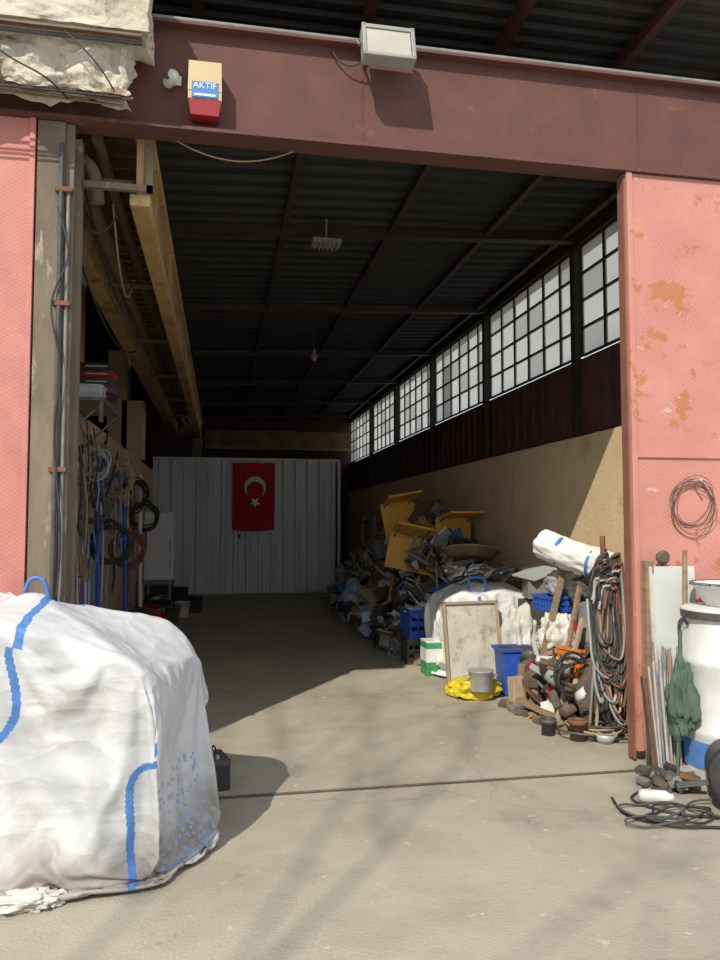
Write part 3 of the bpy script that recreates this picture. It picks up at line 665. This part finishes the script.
b=B('carton_stack',(3.2,7.15,0)); b.bb((-.17,-.2,0),(.2,.2,.6),'dull'); b.box((0,0,.72),(.34,.36,.22),'dkgrey',(0,0,.2)); b.box((.0,.0,.93),(.34,.3,.18),'dull',(0,.05,-.2)); b.box((-.05,0,1.1),(.38,.34,.02),'grey',(.1,-.25,.3)); b.done(.006)
b=B('steel_cabinet_scrap',(3.16,6.55,0)); b.bb((-.18,-.16,0),(.2,.16,.795),'dull'); b.bb((-.185,-.165,.4),(.185,.165,.43),'metal'); b.bb((-.185,-.175,.1),(-.0,-.16,.7),'grey'); b.done(.01)
b=B('battery_case',(3.02,5.85,0)); b.bb((-.15,-.14,0),(.15,.14,.27),'dark'); b.bb((-.155,-.145,.1),(.155,.145,.13),'rust'); b.cyl((-.08,0,.27),(-.08,0,.31),.02,'metal',8); b.cyl((.08,0,.27),(.08,0,.31),.02,'metal',8); b.done(.01)
b=B('rolled_white_sheet',(3.10,6.2,1.22),(0,0,0))
p0=Vector((-.24,.28,.20)); p1=Vector((.18,-.40,-.03))
def rollf(u,v):
    a=2*math.pi*u; c=p0.lerp(p1,v); ax=(p1-p0).normalized(); s1=ax.cross(Vector((0,0,1))).normalized(); s2=s1.cross(ax)
    r=.125+.04*(F1(Vector((math.cos(a)*1.2,math.sin(a)*1.2,v*2.5)))-.5)+.02*(F1(Vector((math.cos(a)*3,math.sin(a)*3,v*7)))-.5)
    if v<.04: r*=v/.04
    if v>.96: r*=(1-v)/.04
    return c+(s1*math.cos(a)+s2*math.sin(a))*r
b.surf(rollf,60,60,'bagw',cu=True)
q=p0.lerp(p1,.30); q2=p0.lerp(p1,.335); b.tube([q,q2],.133,'strap',24); q=p0.lerp(p1,.7); q2=p0.lerp(p1,.73); b.tube([q,q2],.133,'strap',24)
b.done()
b=B('steel_drum',(3.2,6.0,0)); b.lathe([(0,0),(.19,0),(.2,.02),(.2,.3),(.207,.31),(.2,.32),(.2,.6),(.207,.61),(.2,.62),(.2,.9),(.19,.92),(0,.92)],'dull'); b.done()
b=B('green_bottle',(3.14,6.58,1.16)); b.lathe([(0,0),(.035,0),(.038,.01),(.038,.13),(.015,.18),(.015,.22),(0,.22)],'green',seg=16); b.done()
b=B('rag_pile',(3.12,6.5,.95)); b.blob((0,0,.10),(.16,.15,.11),'grey',3,.3,2.5); b.blob((.08,-.30,.05),(.14,.12,.12),'dkgrey',7,.3,3);  b.done()
b=B('crumpled_plastic_bag',(2.98,6.28,.50)); b.blob((-.02,0,.1),(.15,.12,.16),'bagd',12,.45,2.6); b.blob((.1,-.15,.02),(.09,.09,.09),'lpurple',15,.4,3); b.done()
b=B('crumpled_plastic_bag',(2.90,6.98,.0)); b.blob((0,0,.36),(.18,.15,.36),'bagd',13,.4,2.6); b.done()
b=B('loose_scrap',(2.95,6.05,0)); random.seed(77)
for k in range(120):
    x=R(-.32,.30); y=R(-.55,.35); z=R(.03,.45+.4*(x+.25)); q=random.random(); m=random.choice(['dull','dkgrey','metal','rust','white','grey','dkgrey','brown','orange','red','wood','dark','boardw','brown'])
    if q<.5: b.box((x,y,z),(R(.04,.2),R(.04,.2),R(.01,.07)),m,(R(-1,1),R(-1,1),R(0,3)))
    elif q<.8:
        d=Vector((R(-.6,.6),R(-.6,.6),R(.1,.9))).normalized()*R(.1,.3); p=Vector((x,y,z)); b.cyl(p-d*.1,p+d*.9,R(.008,.025),m,8)
    else:
        r=R(.03,.08); b.lathe([(0,0),(r,0),(r,.1),(r*.85,.1),(r*.8,.01)],m,c=(x,y,z),rot=(R(-1,1),R(-1,1),0),seg=14)
b.done()
b=B('blue_plastic_bag',(2.20,12.4,0)); b.blob((0,0,.26),(.22,.22,.26),'lpurple',14,.4,2.6);b.blob((.0,.0,.5),(.10,.1,.16),'lpurple',17,.4,2.6); b.done()
b=B('brake_drum',(2.26,9.2,0)); b.lathe([(0,.0),(.17,0),(.18,.02),(.18,.16),(.16,.17),(.15,.17),(.14,.05),(.05,.05),(.05,.1),(0,.1)],'dull'); b.done()
b=B('car_tyre',(2.26,10.3,0)); b.lathe([(.16,.02),(.22,.0),(.28,.02),(.30,.06),(.30,.14),(.28,.18),(.22,.2),(.16,.18),(.16,.02)],'dark'); b.lathe([(0,.12),(.06,.12),(.07,.08),(.14,.08),(.16,.16)],'dull'); b.done()
b=B('steel_offcuts'); random.seed(8)
for k in range(90):
    y=R(8.9,14.5); x=R(2.02,2.40); m=random.choice(pal); s_=R(.08,.25)
    b.box((x,y,R(.06,.4)),(s_,R(.06,.3),R(.02,.16)),m,(R(-.6,.6),R(-.6,.6),R(0,3)))
b.done()
b=B('rusty_debris'); 
for k in range(46):
    y=R(5.25,6.3); x=2.40+R(0,.4)+(6.4-y)*.14; m=random.choice(['rust','brown','dull','wood','dark','brown','metal'])
    b.box((x,y,.03),(R(.03,.12),R(.03,.14),.04),m,(R(-.2,.2),R(-.2,.2),R(0,3)))
b.done()
b=B('rusty_pipe_fitting',(2.62,5.25,0)); b.lathe([(.03,0),(.06,0),(.06,.12),(.075,.12),(.075,.15),(.04,.15),(.03,0)],'rust'); b.done()
b=B('rusty_pipe_fitting',(2.46,5.42,0)); b.lathe([(.03,0),(.05,0),(.05,.09),(.065,.09),(.065,.12),(.035,.12),(.03,0)],'dkgrey'); b.done()
b=B('small_bowl',(2.78,5.15,0)); b.lathe([(0,0),(.05,0),(.09,.07),(.085,.07),(.045,.01),(0,.01)],'metal'); b.done()
b=B('hanging_hose_bundle',(2.94,5.32,0)); random.seed(4)
b.cyl((-.03,.02,0),(-.05,.02,1.5),.020,'redpipe',10); b.cyl((-.12,.04,0),(.02,.1,1.4),.014,'woodl',8); b.cyl((-.2,.0,0),(-.02,.1,1.3),.012,'dull',8)
for k in range(32):
    x=R(-.14,.05); m=random.choice(['dark','dark','dark','dkgrey','dkgrey','tan','redpipe','dull','grey','brown']); l=R(.6,1.2); top=R(1.1,1.38); w=R(.02,.09)
    pts=[(x-w,R(-.05,.05),top-l*.2),(x-w*.5,-.03,top-.02),(x,-.05,top),(x+w*.5,-.03,top-.03),(x+w,0,top-l*.4),(x+w*1.1+R(-.03,.03),-.02,top-l*.8),(x+w*.3,-.06,top-l),(x-w,-.04,top-l*.85),(x-w*1.2,-.02,top-l*.5),(x-w,R(-.05,.05),top-l*.2)]
    b.tube(smooth(pts,34),R(.006,.013),m,7)
for k in range(8): b.tube([(p[0],p[1],p[2]+.02+k*.01) for p in ring((R(-.25,-.0),R(-.1,.1),0),R(.1,.22),'Z',n=24,j=.015)],.009,random.choice(['dark','tan','dkgrey']),6,closed=True)
b.done()
b=B('dark_rag_heap',(3.0,5.52,0)); b.blob((0,0,.25),(.22,.16,.25),'brown',22,.3,2.4); b.blob((.05,.0,.6),(.14,.12,.15),'dkgrey',24,.3,2.4); b.done()
coil('coiled_belt',(2.72,5.5,.42),.14,'dark',4,ax='Y',rr=.012,tail=0)

# ---------------------------------------------------------------- outside right
b=B('plastic_barrel',(3.19,4.30,0)); b.lathe([(0,0),(.27,0),(.285,.03),(.295,.28),(.305,.30),(.305,.33),(.295,.35),(.295,.70),(.305,.72),(.305,.75),(.292,.77),(.28,.92),(.262,.97),(.262,1.0),(.285,1.0),(.285,1.06),(.262,1.07),(0,1.07)],'white',seg=40)
b.lathe([(.2955,.10),(.2975,.26)],'strap',seg=40)
b.lathe([(.2865,1.0),(.2885,1.03),(.2865,1.05)],'dkgrey',seg=40); b.done()
b=B('white_basin',(3.24,4.32,1.075)); b.lathe([(0,0),(.17,0),(.24,.12),(.26,.125),(.26,.14),(.235,.14),(.165,.015),(0,.015)],'white'); b.tube(ring((0,0,.135),.25,'Z',n=30,j=0.0001),.012,'dkgrey',6,closed=True); b.done()
b=B('leaning_sheet',(2.99,4.57,0)); b.box((0,.0,.66),(.34,.012,1.30),'boardw',(-.06,0,0)); b.box((-.16,-.01,.66),(.02,.015,1.30),'board',(-.06,0,0)); b.done(.002)
b=B('rod_bundle',(2.80,4.40,0)); random.seed(3)
for k in range(24):
    x=R(-.07,.07); b.cyl((x,R(-.05,.05),0),(x*1.6+.02,.08+R(-.03,.03),R(.5,.85)),R(.006,.011),random.choice(['metal','dull','dull','rust','tan']),6)
b.done()
b=B('folded_umbrella',(2.76,4.24,0)); b.lathe([(.008,0),(.01,.25),(.04,.30),(.06,.42),(.05,.58),(.03,.74),(.012,.80),(.012,.93)],'dgreen',rot=(-.08,.10,0),seg=14,smooth=False); b.tube(smooth([(.09,.08,.90),(.092,.08,.97),(.12,.08,1.0),(.15,.08,.96)],10),.010,'dark',8); b.blob((.05,.0,.50),(.08,.06,.20),'dgreen',30,.5,3); b.done()
b=B('wooden_broom_handle',(2.93,4.42,0)); b.cyl((0,0,0),(.12,.12,1.42),.016,'wood',10); b.box((0,0,.03),(.1,.06,.05),'wood'); b.done()
b=B('gas_tank',(2.93,3.90,.165),(0,math.radians(90),math.radians(60))); b.lathe([(0,-.33),(.07,-.32),(.13,-.27),(.165,-.2),(.165,.2),(.13,.27),(.07,.32),(0,.33)],'dkgrey'); b.lathe([(.166,-.06),(.172,-.05),(.172,-.02),(.166,-.01)],'dark'); b.cyl((0,0,-.3),(0,0,-.37),.025,'dull',10); b.tube(ring((0,0,-.36),.06,'Z',n=14,j=0.0001),.008,'metal',6,closed=True); b.done()
b=B('tangled_cable'); random.seed(14)
for k in range(5):
    c=(2.42+R(-.12,.3),3.78+R(-.08,.15),.01); b.tube(ring(c,R(.08,.2),'Z',n=26,j=.025,sq=R(.4,.8)),.006,random.choice(['dark','dark','dkgrey']),6,closed=True)
b.tube(smooth([(2.25,4.1,.01),(2.2,3.85,.01),(2.35,3.65,.02),(2.6,3.6,.01),(2.75,3.45,.02),(2.9,3.5,.01)],30),.008,'dark',6)
b.tube(smooth([(2.72,4.55,.6),(2.70,4.45,.2),(2.55,4.25,.02),(2.35,4.05,.01),(2.5,3.8,.01),(2.8,3.7,.01)],30),.008,'dark',6); b.done()
b=B('white_spray_can',(2.46,4.0,.04),(0,math.radians(90),math.radians(-25))); b.lathe([(0,-.09),(.03,-.085),(.036,-.07),(.036,.06),(.022,.08),(.022,.1),(0,.1)],'white',seg=20); b.done()
b=B('cable_plug',(2.62,3.45,.02)); b.box((0,0,0),(.09,.05,.035),'grey',(0,0,.4)); b.cyl((.04,.02,0),(.09,.04,0),.012,'dark',8); b.done(.006)
b=B('metal_debris',(2.68,4.2,0)); 
for k in range(26): b.box((R(-.14,.18),R(-.15,.15),.02+k*.003),(R(.04,.13),R(.02,.08),.03),random.choice(['dkgrey','rust','dull','brown','metal','dark']),(R(-.3,.3),R(-.3,.3),R(0,3)))
b.done()
coil('wire_coil',(3.21,4.65,1.72),.16,'brown',9,ax='Y',rr=.0022,tail=.12,j=.014)
b=B('scrub_brush',(2.93,4.63,1.37)); b.lathe([(0,0),(.04,0),(.05,.03),(.035,.05),(0,.05)],'brown',rot=(math.pi/2,0,0),seg=12,smooth=False); b.cyl((0,-.0,0),(.02,-.01,-.13),.012,'dkgrey',8); b.done()

# ---------------------------------------------------------------- bare tree in the yard (behind the viewpoint)
random.seed(19)
b=B('bare_tree',(-6.0,-6.0,0))
def br(p,d,l,r,dep):
    pts=[p];q=p.copy();dd=d.copy()
    for k in range(4):
        dd=(dd+Vector((R(-.15,.15),R(-.15,.15),R(-.05,.10)))).normalized(); q=q+dd*l/4; pts.append(q.copy())
    b.tube(pts,[r,r*.9,r*.8,r*.7,r*.6],'bark',6)
    if dep==0: return
    for k in range(2 if dep<3 else 3):
        nd=(dd+Vector((R(-.75,.75),R(-.75,.75),R(-.25,.45)))).normalized()
        br(pts[random.choice([2,3,4])] if k else q,nd,l*R(.62,.82),r*.62,dep-1)
b.tube([(0,0,0),(.05,0,2.5),(0,.05,5),(.02,0,7.7)],[.2,.16,.12,.07],'bark',12)
for k in range(3):
    a=k*2.09+.9; br(Vector((.02,0,7.5)),Vector((math.cos(a)*.45,math.sin(a)*.45,1)).normalized(),2.6,.026,4)
b.done()

# ---------------------------------------------------------------- light
sd=Vector((.41,.595,-.655)).normalized()
sl=D.lights.new('sun','SUN'); sl.energy=4.25; sl.angle=.0093; sl.color=(1,.94,.81)
so=D.objects.new('sun',sl); so.rotation_euler=sd.to_track_quat('-Z','Y').to_euler(); so.location=(-6,-8,12); scene.collection.objects.link(so)
w=D.worlds.new('sky'); scene.world=w; w.use_nodes=True; bg=w.node_tree.nodes['Background']; bg.inputs[0].default_value=(.80,.88,1,1); bg.inputs[1].default_value=1.03

# ---------------------------------------------------------------- camera
a=math.radians(10.56); p=math.radians(3.28)
F=Vector((math.sin(a)*math.cos(p),math.cos(a)*math.cos(p),math.sin(p))); Rt=Vector((math.cos(a),-math.sin(a),0)); U=Rt.cross(F)
cd=D.cameras.new('camera'); co=D.objects.new('camera',cd); scene.collection.objects.link(co)
mw=Matrix((( Rt.x,U.x,-F.x,0),(Rt.y,U.y,-F.y,0),(Rt.z,U.z,-F.z,1.6),(0,0,0,1)))
co.matrix_world=mw; cd.sensor_fit='VERTICAL'; cd.sensor_height=36; cd.lens=750/960*36; cd.clip_start=.05
scene.camera=co
